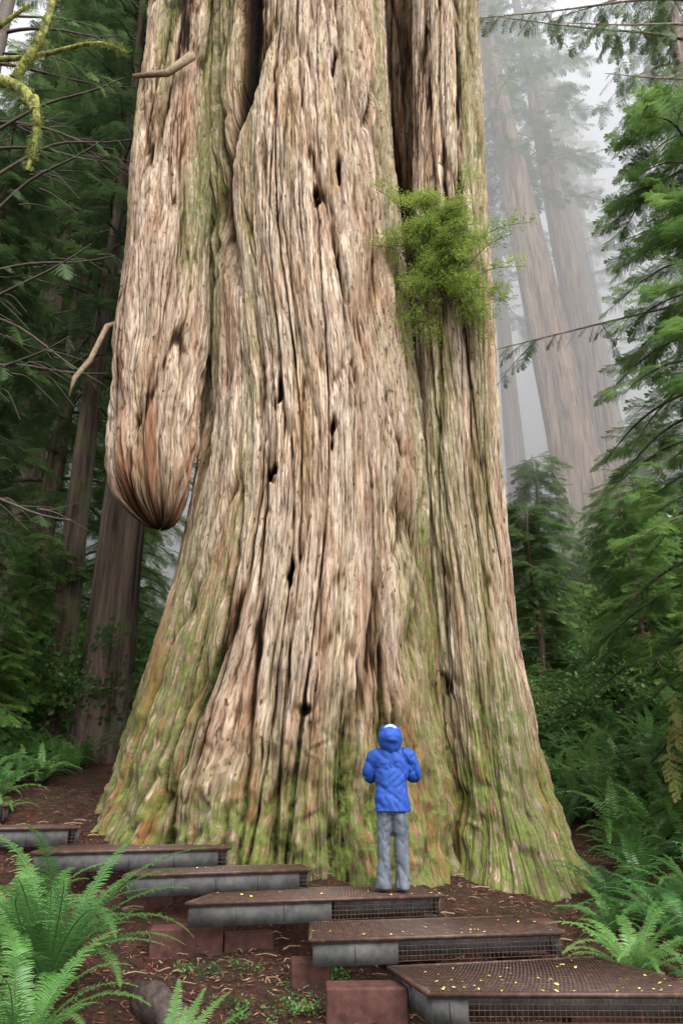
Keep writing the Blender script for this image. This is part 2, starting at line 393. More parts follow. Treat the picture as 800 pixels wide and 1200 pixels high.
# ---------------------------------------------------------------- leaf templates (instanced)
TMPL=bpy.data.collections.new('foliage_templates')   # not linked into the scene: only used as instances
def template(name,me):
    o=bpy.data.objects.new(name,me); TMPL.objects.link(o); return o
def spray_mesh(name,mat,seed,pairs=11,leaf=10,L=1.0,wid=.42,lw=.011,ll=.05):
    g=np.random.default_rng(seed); V=[];Q=[]
    def quad(p,d,s,l,w,n):
        b=len(V); m=p+d*l*.5
        V.extend([p,m+s*w,p+d*l,m-s*w]); Q.append([b,b+1,b+2,b+3])
    for k in range(pairs*2):
        t=.06+.92*(k/2)/pairs; sd=1 if k%2 else -1
        p0=np.array([t*L,0,-.10*t*t*L]); tl=wid*(1-t**1.6)*(.75+.5*g.random())+.06
        a=sd*R(62-20*t+g.normal()*7); dz=-.18+g.normal()*.12
        d=np.array([math.cos(a),math.sin(a),dz]); d/=np.linalg.norm(d)
        s=np.cross(d,[0,0,1.]); s/=np.linalg.norm(s)
        b=len(V); V.extend([p0-s*.003,p0+s*.003,p0+d*tl]); V.append(p0+d*tl); Q.append([b,b+1,b+2,b+3])
        for q in range(leaf):
            u=(q+.4)/leaf; c=p0+d*tl*u+np.array([0,0,-.10*u*u*tl])
            for e in (-1,1):
                ld=d*.62+s*e*.8+np.array([0,0,g.normal()*.15]); ld/=np.linalg.norm(ld)
                sl=np.cross(ld,[0,0,1.]); sl/=np.linalg.norm(sl)
                quad(c,ld,sl,ll*(1.15-.6*u)*(.8+.4*g.random()),lw,None)
    b=len(V); V.extend([np.array([0,-.006,0]),np.array([0,.006,0]),np.array([L,0,-.1*L]),np.array([L,0,-.1*L])]); Q.append([b,b+1,b+2,b+3])
    return mk_mesh(name,np.array(V),np.array(Q),smooth=False,mats=[mat])
def shrub_mesh(name,mat,seed,nl=220,sz=.05,rad=.5):
    g=np.random.default_rng(seed);V=[];Q=[]
    for b_ in range(14):
        az=g.random()*6.28; el=R(15+60*g.random()); d0=np.array([math.cos(az)*math.cos(el),math.sin(az)*math.cos(el),math.sin(el)])
        for q in range(nl//14):
            u=.3+.7*g.random(); p=d0*u*rad*1.5+g.normal(size=3)*.07*np.array([1,1,.8])*rad/.5; p[2]-=.25*u*u*rad
            ld=d0*.4+g.normal(size=3)*.6; ld[2]*=.5; ld/=np.linalg.norm(ld)
            s=np.cross(ld,[0,0,1.]+g.normal(size=3)*.3); s/=np.linalg.norm(s); l=sz*(.7+.7*g.random())
            n=np.cross(s,ld); b=len(V)
            V.extend([p,p+ld*l*.45+s*l*.32+n*l*.06,p+ld*l,p+ld*l*.45-s*l*.32+n*l*.06]); Q.append([b,b+1,b+2,b+3])
    return mk_mesh(name,np.array(V),np.array(Q),smooth=False,mats=[mat])
def frond(P0,az,L,el0,bend,seed,npn=34,wf=.12,V=None,Q=None,side=0):
    g=np.random.default_rng(seed)
    n=24; el=el0; p=np.array(P0,float); pts=[p.copy()]; azz=az
    for i in range(n):
        el-=bend/n*(0.5+1.0*i/n); azz+=side/n
        p=p+np.array([math.cos(azz)*math.cos(el),math.sin(azz)*math.cos(el),math.sin(el)])*L/n; pts.append(p.copy())
    pts=np.array(pts)
    tv,tq=tube(pts,np.linspace(.005,.0015,n+1)*L/.9,4,cap=False); b=len(V); V.extend(tv); Q.extend((tq+b).tolist())
    T=np.gradient(pts,axis=0); T/=np.linalg.norm(T,axis=1)[:,None]
    pw=L*.42/npn
    for k in range(npn):
        t=.10+.89*(k/npn)**.93; f=t*n; i=min(int(f),n-1); c=pts[i]+(pts[i+1]-pts[i])*(f-i); tt=T[i]
        s=np.cross(tt,[0,0,1.]); s/=np.linalg.norm(s)+1e-9; up=np.cross(s,tt)
        w=wf*L*min(1,(t-.02)*4.5)**.7*(1-t**2.4)+.008
        for e in (-1,1):
            d=s*e*math.cos(.28+.25*t)+tt*math.sin(.28+.25*t)+up*(.12+g.normal()*.14); d/=np.linalg.norm(d)
            l=w*(.85+.3*g.random()); hw_=pw*(1-.45*t)
            m=c+d*l*.5+up*l*.05; e1=c+d*l*.92-np.array([0,0,l*.12]); e2=c+d*l*1.02-np.array([0,0,l*.16])
            b=len(V); V.extend([c-tt*hw_*.55,c+tt*hw_*.9,m+tt*hw_,m-tt*hw_,e1+tt*hw_*.45,e1-tt*hw_*.35,e2,e2])
            Q.extend([[b,b+1,b+2,b+3],[b+3,b+2,b+4,b+5],[b+5,b+4,b+6,b+7]])
def fern_mesh(name,mat,seed,nf=16,L=.95,npn=34,azr=None,el=(50,82),bd=(70,125),wf=.105):
    g=np.random.default_rng(seed);V=[];Q=[]
    for i in range(nf):
        az=(i*2.4+g.random()*.5) if azr is None else azr[0]+(azr[1]-azr[0])*g.random()
        frond((0.04*math.cos(az),.04*math.sin(az),0),az,L*(.55+.55*g.random()),R(g.uniform(*el)),R(g.uniform(*bd)),seed*50+i,npn,wf,V,Q,g.normal()*.5)
    return mk_mesh(name,np.array(V),np.array(Q),smooth=False,mats=[mat])
SPR={}
for key,mat in (('dark',M_fol_dark),('mid',M_fol_mid),('bright',M_fol_br)):
    SPR[key]=[template('spray_%s_%d'%(key,i),spray_mesh('spray_%s_%d'%(key,i),mat,10+i,12,11)) for i in range(2)]
SPR['shrub']=[template('shrub_tuft_%d'%i,shrub_mesh('shrub_tuft_%d'%i,M_shrub,30+i,280,.075)) for i in range(2)]
SPR['epi']=[template('leaf_tuft_%d'%i,shrub_mesh('leaf_tuft_%d'%i,M_epi,40+i,130,.085,.55)) for i in range(2)]
SPR['hang']=[template('moss_tuft',spray_mesh('moss_tuft',M_hang,50,9,8,1,.2,.008,.05))]
SPR['fuzz']=[template('moss_fuzz',shrub_mesh('moss_fuzz',M_mossleaf,51,120,.05,.18))]
SPR['fern']=[template('fern_clump_%d'%i,fern_mesh('fern_clump_%d'%i,M_fern2,60+i,13,.95,24)) for i in range(3)]

GNC={}
def gn_group(t):
    if t.name in GNC: return GNC[t.name]
    ng=bpy.data.node_groups.new('scatter_'+t.name,'GeometryNodeTree')
    ng.interface.new_socket('Geometry',in_out='INPUT',socket_type='NodeSocketGeometry')
    ng.interface.new_socket('Geometry',in_out='OUTPUT',socket_type='NodeSocketGeometry')
    gi=ng.nodes.new('NodeGroupInput'); go=ng.nodes.new('NodeGroupOutput')
    ip=ng.nodes.new('GeometryNodeInstanceOnPoints'); oi=ng.nodes.new('GeometryNodeObjectInfo')
    oi.inputs['Object'].default_value=t; oi.inputs['As Instance'].default_value=True
    a=ng.nodes.new('GeometryNodeInputNamedAttribute'); a.data_type='FLOAT_VECTOR'; a.inputs[0].default_value='rot'
    b=ng.nodes.new('GeometryNodeInputNamedAttribute'); b.data_type='FLOAT'; b.inputs[0].default_value='scl'
    e=ng.nodes.new('FunctionNodeEulerToRotation')
    l=ng.links.new
    l(gi.outputs[0],ip.inputs['Points']); l(oi.outputs['Geometry'],ip.inputs['Instance'])
    l(a.outputs[0],e.inputs[0]); l(e.outputs[0],ip.inputs['Rotation']); l(b.outputs[0],ip.inputs['Scale']); l(ip.outputs[0],go.inputs[0])
    GNC[t.name]=ng; return ng
def scatter(name,key,P,Rt,S,parent=None):
    P=np.asarray(P,float).reshape(-1,3);Rt=np.asarray(Rt,float).reshape(-1,3);S=np.asarray(S,float).ravel()
    ts=SPR[key]; par=parent
    if parent is None and len(ts)>1: par=empty(name)
    for i,t in enumerate(ts):
        q=slice(i,None,len(ts))
        me=bpy.data.meshes.new(name); p=P[q].astype(np.float32); me.vertices.add(len(p)); me.vertices.foreach_set('co',p.ravel())
        a=me.attributes.new('rot','FLOAT_VECTOR','POINT'); a.data.foreach_set('vector',Rt[q].astype(np.float32).ravel())
        b=me.attributes.new('scl','FLOAT','POINT'); b.data.foreach_set('value',S[q].astype(np.float32))
        o=add_obj(name if par is None else 'foliage' if parent else 'clumps',me,par)
        md=o.modifiers.new('scatter','NODES'); md.node_group=gn_group(t)

# ---------------------------------------------------------------- trees
class Tree:
    def __init__(s,name,mat,seed):
        s.name=name;s.w=Acc();s.P=[];s.R=[];s.S=[];s.mat=mat;s.g=np.random.default_rng(seed)
    def limb(s,pts,r0,r1,n=0,start=.25,sc=.8,droop=.35,seg=5,spread=55,dead=False):
        P=np.asarray(pts,float)
        t=np.linspace(0,len(P)-1,max(8,len(P)*3)); P2=np.stack([np.interp(t,np.arange(len(P)),P[:,k]) for k in range(3)],-1)
        P2[1:-1]=(P2[:-2]+P2[1:-1]*2+P2[2:])/4; P2[1:-1]=(P2[:-2]+P2[1:-1]*2+P2[2:])/4
        V,Q=tube(P2,np.linspace(r0,r1,len(P2)),seg,cap=False); s.w.add(V,Q)
        g=s.g
        for i in range(n):
            u=start+(1-start)*(i+g.random())/n; f=u*(len(P2)-1); k=min(int(f),len(P2)-2); p=P2[k]+(P2[k+1]-P2[k])*(f-k); d=P2[k+1]-P2[k]
            az=math.atan2(d[1],d[0]); sd=1 if i%2 else -1
            yaw=az+sd*R(spread*(1-.6*u)+g.normal()*14); pit=droop+g.normal()*.2
            s.P.append(p); s.R.append((g.normal()*.3,pit,yaw)); s.S.append(sc*(.65+.6*g.random())*(1-.25*u))
        return P2
    def finish(s,key,parent=None):
        e=parent or empty(s.name)
        add_obj('trunk_and_limbs',s.w.mesh('trunk_and_limbs',[s.mat]),e)
        if s.P: scatter('foliage',key,s.P,s.R,s.S,e)
        return e
def conifer(name,x,y,H,r0,lean=(0,0),crown=.2,bl=4,nb=90,ns=12,key='mid',mat=None,sc=1.1,seed=0,droop=.35,flare=1.35,top=.15):
    t=Tree(name,mat or M_barkR,seed); g=t.g
    z0=float(hgt(x,y))-.4; n=40; u=np.linspace(0,1,n)
    P=np.stack([x+lean[0]*u*H+.12*np.sin(u*7+seed),y+lean[1]*u*H+.1*np.cos(u*5+seed),z0+u*H],-1)
    rad=r0*(1-(1-top)*u**1.1)*(1+(flare-1)*np.exp(-u*H/(2.5*r0+.3)))
    V,Q=tube(P,rad,28,cap=False)
    c=np.repeat(P,28,axis=0); dv=V-c; th=np.tile(np.arange(28)/28*6.283,n)
    k=1+.10*np.sin(th*5+seed)+.07*np.sin(th*9+u.repeat(28)*6)+.06*(vn(th*4,u.repeat(28)*12,seed)-.5)
    t.w.add(c+dv*k[:,None],Q)
    for i in range(nb):
        v=(i+g.random())/nb; f=crown+(1-crown)*v; p=np.array([np.interp(f,u,P[:,0]),np.interp(f,u,P[:,1]),np.interp(f,u,P[:,2])])
        az=i*2.399+g.normal()*.4; l=bl*(.35+.65*(1-v)**.8)*(.6+.6*g.random()); d=np.array([math.cos(az),math.sin(az),0])
        up=.25-.1*g.random(); dr=.25+.3*g.random()
        pts=[p+d*l*q+np.array([0,0,l*(up*q-(up+dr)*q*q)])+np.array([-d[1],d[0],0])*l*.08*math.sin(q*3+i) for q in (0,.25,.5,.75,1.)]
        t.limb(pts,max(.012,min(.09,.018*l)),.006,ns,.18,sc,droop)
    return t.finish(key)

# right, misty giants
conifer('redwood_tree',15.2,44,62,1.55,(-.085,0),.5,5,50,10,'mid',sc=1.8,seed=1)
conifer('redwood_tree',18.6,48,60,1.15,(-.065,0),.5,5,45,10,'mid',sc=1.8,seed=2)
conifer('redwood_tree',24.8,62,60,1.2,(-.05,0),.45,5,45,10,'mid',sc=1.8,seed=3)
conifer('redwood_tree',15.2,60,58,.95,(-.02,0),.45,5,50,10,'mid',sc=1.8,seed=4)
conifer('redwood_tree',21.5,36,55,.9,(.0,0),.35,5.5,70,11,'mid',sc=1.5,seed=5)
conifer('redwood_tree',13,80,60,1.3,(0,0),.35,5,40,9,'mid',sc=2,seed=6)
conifer('redwood_tree',30,78,60,1.5,(0,0),.35,6,40,9,'mid',sc=2,seed=7)
conifer('redwood_tree',9.2,34,11,.16,(0,0),.05,2.6,70,11,'mid',sc=1.0,seed=8)
conifer('redwood_tree',13.5,33,7,.16,(0,0),.05,2.4,60,11,'bright',sc=1.0,seed=9)
conifer('redwood_tree',17,38,10,.2,(0,0),.05,3,60,11,'mid',sc=1.1,seed=10)
conifer('tanoak_tree',8.2,21,6,.10,(0,0),.05,2.0,60,10,'bright',sc=.8,seed=11)
conifer('redwood_tree',7.2,28,8,.14,(0,0),.1,2.1,60,12,'mid',sc=.9,seed=12)
# left, darker forest
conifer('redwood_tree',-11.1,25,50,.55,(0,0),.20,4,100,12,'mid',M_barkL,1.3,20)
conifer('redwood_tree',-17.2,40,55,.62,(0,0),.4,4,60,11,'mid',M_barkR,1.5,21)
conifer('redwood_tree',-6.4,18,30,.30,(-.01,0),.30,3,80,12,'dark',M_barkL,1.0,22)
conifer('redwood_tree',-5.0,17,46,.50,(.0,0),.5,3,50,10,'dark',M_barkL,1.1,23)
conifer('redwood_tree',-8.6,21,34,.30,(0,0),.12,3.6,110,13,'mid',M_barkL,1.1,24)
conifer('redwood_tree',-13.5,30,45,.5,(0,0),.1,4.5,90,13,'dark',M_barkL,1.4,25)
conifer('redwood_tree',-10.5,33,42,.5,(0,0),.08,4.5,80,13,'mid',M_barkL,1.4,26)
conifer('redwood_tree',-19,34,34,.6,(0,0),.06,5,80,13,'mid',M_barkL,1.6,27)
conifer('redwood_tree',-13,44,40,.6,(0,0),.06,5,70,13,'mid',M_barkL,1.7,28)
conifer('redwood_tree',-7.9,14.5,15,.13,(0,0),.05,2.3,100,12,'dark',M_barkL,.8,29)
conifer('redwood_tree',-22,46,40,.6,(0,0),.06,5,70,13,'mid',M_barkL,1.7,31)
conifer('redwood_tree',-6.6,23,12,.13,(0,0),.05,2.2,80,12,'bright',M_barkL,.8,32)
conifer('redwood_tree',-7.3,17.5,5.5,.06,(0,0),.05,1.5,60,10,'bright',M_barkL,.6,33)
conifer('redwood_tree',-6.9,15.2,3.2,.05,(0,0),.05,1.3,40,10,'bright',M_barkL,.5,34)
# hemlock on the right edge, near
conifer('hemlock_tree',7.2,12.6,15,.15,(0,0),.06,3.3,110,18,'bright',M_twig,.74,40,.15)
conifer('hemlock_tree',6.9,10.2,6.5,.08,(0,0),.1,2.4,56,16,'bright',M_twig,.6,41,.15)
# overhanging branches from a big tree out to the right
t=Tree('overhanging_redwood_tree',M_barkR,50)
V,Q=tube([(10.5,14,-1),(10.4,14,8),(10.3,14,18),(10.2,14,30)],[.8,.65,.55,.4],24,cap=False); t.w.add(V,Q)
for (zz,xe,ye,n,dz) in ((18.5,3.6,13.5,30,1.0),(20.5,3.4,14.5,30,.2),(17.2,6.0,13,22,-.2),(16.2,6.6,12.4,20,-1.2),(19.2,5.2,13,26,-.6),(21.5,5.5,14.5,24,-.8),(11.6,2.9,14.6,30,-1.0),(14.2,6.0,13.6,22,-1.4)):
    p0=np.array([10.3,14,zz]); p1=np.array([xe,ye,zz+dz])
    P2=t.limb([p0,p0*.7+p1*.3+[0,0,.5],p0*.35+p1*.65+[0,.15,.35],p1],.05,.008,n,.25,.70,.9)
    for q in range(5):   # drooping side twigs
        k=int((.35+.6*t.g.random())*(len(P2)-1)); a_=P2[k]; e_=np.array([t.g.normal()*.4,t.g.normal()*.5,-.5-.7*t.g.random()])
        t.limb([a_,a_+e_*.5+[0,0,.1],a_+e_],.012,.004,7,.2,.45,1.0)
t.finish('mid')
# mossy and dead branches, upper left
t=Tree('mossy_branch_tree',M_mosstwig,51); g=t.g
V,Q=tube([(-6.6,7.6,-1),(-6.4,7.5,4),(-6.2,7.3,8),(-6.3,7.2,14)],[.3,.24,.18,.1],14); t.w.add(V,Q)
for pts,a_,b_ in (([(-6.2,7.2,9.0),(-5.0,6.8,9.4),(-4.0,6.5,9.25),(-3.45,6.3,8.85),(-3.25,6.2,8.4)],.09,.05),([(-3.65,6.4,9.1),(-3.35,6.3,9.7),(-3.3,6.3,10.8)],.055,.03),
    ([(-3.28,6.2,8.6),(-3.18,6.2,8.1),(-3.22,6.2,7.6)],.045,.02),([(-5.2,6.9,9.1),(-4.3,6.6,8.7),(-3.9,6.5,8.2)],.05,.02),([(-5.2,6.9,9.2),(-4.3,6.6,9.9),(-3.7,6.5,10.4)],.05,.02),
    ([(-6.2,7.3,9.9),(-5.0,7.1,10.3),(-3.9,7.0,10.1),(-3.0,6.9,10.35),(-2.6,6.9,10.1)],.05,.015)):
    P2=t.limb(pts,a_,b_,0,seg=10)
    for k in range(70):
        f=g.random()*(len(P2)-1.01);i=int(f);p=P2[i]+(P2[i+1]-P2[i])*(f-i); t.P.append(p+g.normal(size=3)*.02);t.R.append((math.pi+g.normal()*.6,g.normal()*.6,g.random()*6.28));t.S.append((.14+.24*g.random())*min(1,a_/.06))
t.finish('fuzz')
t=Tree('dead_branch_tree',M_twig,52)
V,Q=tube([(-7.6,12,0),(-7.5,12,6),(-7.4,12,12),(-7.3,12,20)],[.35,.28,.2,.12],12); t.w.add(V,Q)
g=np.random.default_rng(5)
for zz,xe,dz in ((13.4,-4.2,1.2),(12.2,-4.0,1.6),(11.0,-4.3,1.8),(10.3,-4.1,.5),(9.2,-4.4,1.5),(8.2,-4.0,.2),(7.3,-4.6,1.6),(14.8,-4.5,-1.2),(15.8,-4.3,.4),(6.4,-4.2,-.8),(9.8,-4.2,-1.4),(17,-4.6,-.8),(13.9,-4.4,-.9)):
    y0=12+g.normal()*.3; p0=np.array([-7.4,y0,zz]); p1=np.array([xe,11.6+g.normal()*.4,zz+dz])
    md=(p0+p1)/2+[0,0,.35*abs(dz)+g.normal()*.25]
    t.limb([p0,p0*.6+md*.4+[0,0,.1],md,p1*.6+md*.4+[0,0,-.1],p1],.045,.012,4,.4,.5,.7)
    for q in range(5):
        f=.3+.6*g.random(); a=p0*(1-f)+p1*f+[0,0,.1]; t.limb([a,a+[.25,.05,-.15+.3*g.random()],a+[.5+.4*g.random(),.1,-.6+.8*g.random()]],.015,.005,0)
for zz,xe in ((17.5,-4.4),(18.6,-4.3),(16.4,-4.8),(19.4,-4.6)):
    p0=np.array([-7.3,12,zz]); p1=np.array([xe,11.8,zz-1.0]); t.limb([p0,(p0+p1)/2+[0,0,.3],p1],.03,.008,16,.2,.6,.8)
t.finish('mid')
# pale dead stub on the hanging stem
a=Acc(); V,Q=tube([(-3.55,11.3,9.3),(-3.95,11.1,9.0),(-4.12,11.0,8.3),(-4.30,10.9,7.9),(-4.35,10.9,7.55)],[.05,.05,.045,.04,.015],10); a.add(V,Q)
V,Q=tube([(-2.9,11.0,15.1),(-3.3,10.8,14.4),(-3.9,10.7,14.2)],[.09,.07,.04],10); a.add(V,Q)
add_obj('dead_stubs',a.mesh('dead_stubs',[M_dead]),GR)

# epiphyte huckleberry on the trunk
t=Tree('huckleberry_bush',M_twig,60); g=t.g; c0=np.array([1.75,11.35,10.5])
for i in range(84):
    d=np.array([g.normal()*.7+.12,-.35-.3*g.random(),g.normal()*.7]); l=.4+.95*g.random()**1.6; d/=np.linalg.norm(d)
    c1=c0+[g.normal()*.28,0,g.normal()*.62]
    t.limb([c1,c1+d*l*.5+[0,0,.08],c1+d*l+[0,0,-.22]],.012,.003,6,.30,.40,.3,spread=70)
t.finish('epi')

# ---------------------------------------------------------------- undergrowth
def fill(name,key,n,xr,yr,sc,seed,cond=None,zoff=(0,.1),tilt=.2):
    g=np.random.default_rng(seed); P=[];Ro=[];S=[]
    x=g.uniform(*xr,n); y=g.uniform(*yr,n)
    if cond is not None: k=cond(x,y); x=x[k];y=y[k]
    z=hgt(x,y)+g.uniform(*zoff,len(x))
    P=np.stack([x,y,z],-1); Ro=np.stack([g.normal(size=len(x))*tilt,g.normal(size=len(x))*tilt,g.random(len(x))*6.28],-1)
    scatter(name,key,P,Ro,g.uniform(*sc,len(x)))
away=lambda x,y:(np.hypot((x+.3)/4.6,(y-12.8)/3.6)>1)
fill('sword_fern_patch','fern',900,(3.0,16),(9.5,26),(.7,1.35),1,lambda x,y:away(x,y)&(x>3.3+(y<11)*.6)&(x<y*.75))
fill('sword_fern_patch','fern',320,(-14,-4.2),(12,24),(.6,1.1),2,lambda x,y:away(x,y)&(x<-5.0))
fill('sword_fern_patch','fern',450,(5,24),(24,48),(1.0,1.8),3)
fill('undergrowth_shrubs','shrub',600,(4.0,18),(15,34),(.9,1.8),4,lambda x,y:away(x,y)&(x>4.3)&(vn(x*.5,y*.5,4)>.5),(0,1.0),.4)
fill('undergrowth_shrubs','shrub',1100,(8,45),(30,80),(2.,4.5),5,None,(0,2.5),.4)
fill('undergrowth_shrubs','shrub',900,(-24,-4.6),(16.5,40),(1.0,2.2),6,lambda x,y:away(x,y),(0,1.8),.4)
fill('undergrowth_shrubs','shrub',900,(-55,-10),(36,80),(2.,4.5),7,None,(0,3),.4)
# hanging moss among the right-hand hemlock
g=np.random.default_rng(9)
P=np.stack([g.uniform(4.7,6.4,60),g.uniform(10.4,12.0,60),g.uniform(1.9,4.2,60)],-1)
scatter('hanging_moss','hang',P,np.stack([g.random(60)*6,1.4+g.normal(size=60)*.15,g.random(60)*6],-1),g.uniform(.4,.8,60))

# foreground ferns
def fern(x,y,seed,nf,L,zo=0,azr=None,mat=None,**k):
    o=add_obj('sword_fern',fern_mesh('sword_fern',mat or M_fern,seed,nf,L,72,azr,**k),None,(x,y,float(hgt(x,y))+zo))
fern(-2.25,6.7,101,38,1.42,.0,el=(40,84),bd=(50,110),wf=.085)
fern(-2.85,7.5,121,26,1.25,.05,wf=.09)
fern(-2.05,5.7,102,26,1.10,.0,wf=.09)
fern(-2.9,5.9,103,22,1.1,.0,wf=.09)
fern(-1.1,5.1,104,7,.95,.05,(R(5),R(85)),el=(45,70),bd=(20,50),wf=.09)
fern(2.75,8.25,105,30,1.05,wf=.09)
fern(3.5,8.9,106,28,1.15,wf=.09)
fern(3.05,7.2,107,26,1.0,wf=.09)
fern(3.3,10.5,108,22,1.0)
fern(4.2,10.0,109,24,1.1)
fern(3.9,7.7,110,26,1.1,wf=.09)
fern(4.8,9.2,111,22,1.15)
fern(3.6,9.7,122,22,1.0)
fern(2.95,9.5,123,16,.75)
fern(-5.3,12.8,112,18,.9)
fern(-5.9,13.4,124,18,.9)
fern(-6.6,12.6,125,18,.9)
fern(-4.9,11.9,126,12,.6)

# ---------------------------------------------------------------- boardwalk
M_rust=simple('rusted_grating',[(.3,(.018,.010,.007)),(.55,(.050,.025,.016)),(.75,(.13,.060,.034))],16,.55,.3,.004,spec=.35)
M_steel=simple('galvanised_steel',[(.3,(.026,.024,.022)),(.5,(.050,.050,.048)),(.75,(.085,.083,.078))],7,.75,.15,.004,spec=.2)
M_block=simple('brown_beam',[(.3,(.033,.015,.012)),(.7,(.088,.038,.031))],9,.8,.5,.01,spec=.15)
M_leafy=simple('yellow_leaf',[(.3,(.45,.32,.05)),(.7,(.62,.53,.16))],30,.6)
BW=empty('metal_boardwalk')
decks=[('a',.2,[(.66,6.62),(2.85,6.6),(2.3,7.95),(.4,7.55)],.12),
       ('b',.4,[(-.27,7.58),(2.05,8.02),(1.8,8.95),(-.3,8.55)],.33),
       ('c',.6,[(-1.5,8.3),(1.05,8.95),(.95,9.8),(-1.3,9.45)],.55),
       ('d',.8,[(-2.25,8.8),(-.35,9.52),(-.5,10.05),(-2.3,9.75)],.95),
       ('e',1.0,[(-3.35,9.1),(-1.32,9.9),(-1.55,10.45),(-3.45,10.15)],.95),
       ('f',1.2,[(-5.2,9.75),(-3.3,10.45),(-3.6,11.1),(-5.3,10.9)],.95),
       ('g',1.45,[(-6.3,10.9),(-4.6,11.3),(-4.9,12.3),(-6.4,12.0)],.95),
       ('h',2.0,[(-7.2,12.9),(-5.0,13.6),(-5.2,14.6),(-7.4,14.0)],.0)]
LV=[];LQ=[];lg=np.random.default_rng(4)
for nm,z0,c,split in decks:
    c=[np.array([p[0],p[1],z0]) for p in c]; FL,FR,BR,BL=c
    top=Acc()
    wl=np.linalg.norm(FR-FL); nb_=int(wl/.035)
    for i in range(nb_+1):
        f=i/nb_; a=FL+(FR-FL)*f; b=BL+(BR-BL)*f; top.add(*boxb(a,b,.006,.025))
    dl=np.linalg.norm(BL-FL); nc=int(dl/.045)
    for i in range(nc+1):
        f=i/nc; a=FL+(BL-FL)*f; b=FR+(BR-FR)*f; dn=np.array([0,0,.002]); top.add(*boxb(a-dn,b-dn,.009,.012))
    for a,b in ((FL,FR),(FR,BR),(BR,BL),(BL,FL)):
        u=np.array([0,0,.004]); top.add(*boxb(a+u,b+u,.035,.034))
    add_obj('grating_'+nm,top.mesh('grating_'+nm,[M_rust],smooth=False),BW)
    fr=Acc(); ms=Acc(); dn=np.array([0,0,-.032])
    ctr=(FL+FR+BR+BL)/4
    def inn(p,k=.03):
        d=ctr-p; d[2]=0; return p+d/np.linalg.norm(d)*k
    fl,frr,br,bl=[inn(p)+dn for p in c]; m=fl+(frr-fl)*split
    def channel(a,b):
        fr.add(*boxb(a,b,.008,.185)); 
        d=b-a; n=np.array([d[1],-d[0],0]); n/=np.linalg.norm(n)
        q=np.array([0,0,.001]); fr.add(*boxb(a+q+n*.010,b+q+n*.010,.02,.008))
        ln=np.linalg.norm(d); k=max(2,int(ln/.45))   # bolt heads and stiffeners
        for i in range(1,k):
            p=a+d*i/k; fr.add(*boxb(p+n*.004+[0,0,-.02],p+n*.014+[0,0,-.02],.018,.14))
    if split>.02: channel(fl,m)
    channel(frr,br); channel(br,bl); channel(bl,fl)
    if split<.98:
        ln=np.linalg.norm(frr-m)
        nv=int(ln/.04)
        for i in range(nv+1):
            p=m+(frr-m)*i/max(nv,1); ms.add(*tube([p,p+[0,0,-.165-.05*(nm=='a')]],.0028,4,cap=False))
        for k in range(5):
            q=np.array([0,0,-.04*k-.005]); ms.add(*tube([m+q,frr+q],.0028,4,cap=False))
        n=(BL-FL); n/=np.linalg.norm(n); fr.add(*boxb(m+n*.18,frr+n*.18,.01,.16))
        add_obj('wire_mesh_'+nm,ms.mesh('wire_mesh_'+nm,[M_rust],smooth=False),BW)
    add_obj('frame_'+nm,fr.mesh('frame_'+nm,[M_steel],smooth=False),BW)
    for i in range({'a':70,'b':40,'c':22}.get(nm,8)):
        f=lg.random(); h=lg.random()**2.2*.9+.02
        p=(FL+(FR-FL)*f)*(1-h)+(BL+(BR-BL)*f)*h+[0,0,.009]
        a=lg.random()*6.28; s=.009+.012*lg.random(); d=np.array([math.cos(a),math.sin(a),.15*lg.normal()]); e=np.array([-d[1],d[0],.2*lg.normal()])
        b=len(LV); LV.extend([p-d*s,p-e*s*.6+[0,0,.003],p+d*s+[0,0,.004],p+e*s*.6]); LQ.append([b,b+1,b+2,b+3])
add_obj('fallen_leaves',mk_mesh('fallen_leaves',np.array(LV),np.array(LQ),smooth=False,mats=[M_leafy]))
def beam(name,c,s,rz):
    bpy.ops.mesh.primitive_cube_add(size=1,location=c,rotation=(0,0,rz)); o=bpy.context.object; o.name=name; o.dimensions=s
    bpy.context.view_layer.update(); bpy.ops.object.transform_apply(location=False,rotation=False,scale=True)
    b=o.modifiers.new('b','BEVEL'); b.width=.02; b.segments=3; o.data.materials.append(M_block); o.parent=BW
beam('support_beam',(-1.55,8.72,.17),(.72,.28,.34),R(8))
beam('support_beam',(-.95,8.85,.14),(.5,.22,.26),R(12))
beam('support_beam',(-.28,7.95,.04),(.36,.26,.30),R(5))
beam('support_beam',(.20,7.25,-.02),(.66,.28,.30),R(2))
beam('support_beam',(1.9,8.9,.22),(.6,.25,.3),R(5))
beam('support_beam',(2.1,7.2,-.06),(.6,.25,.3),R(5))
beam('support_beam',(.7,8.6,.22),(.6,.25,.3),R(8))
beam('support_beam',(-2.1,9.4,.5),(.5,.25,.3),R(14))
beam('support_beam',(-3.2,9.8,.72),(.5,.25,.3),R(14))
for x,y in ((-6.8,13.2),(-5.2,13.8),(-6.8,13.9),(-6.0,11.3),(-4.8,11.6)):
    zt={True:1.95,False:1.4}[y>12.5]; zb_=float(hgt(x,y))-.2
    beam('support_post',(x,y,(zt-.05+zb_)/2),(.12,.12,max(.2,zt-.05-zb_)),0)

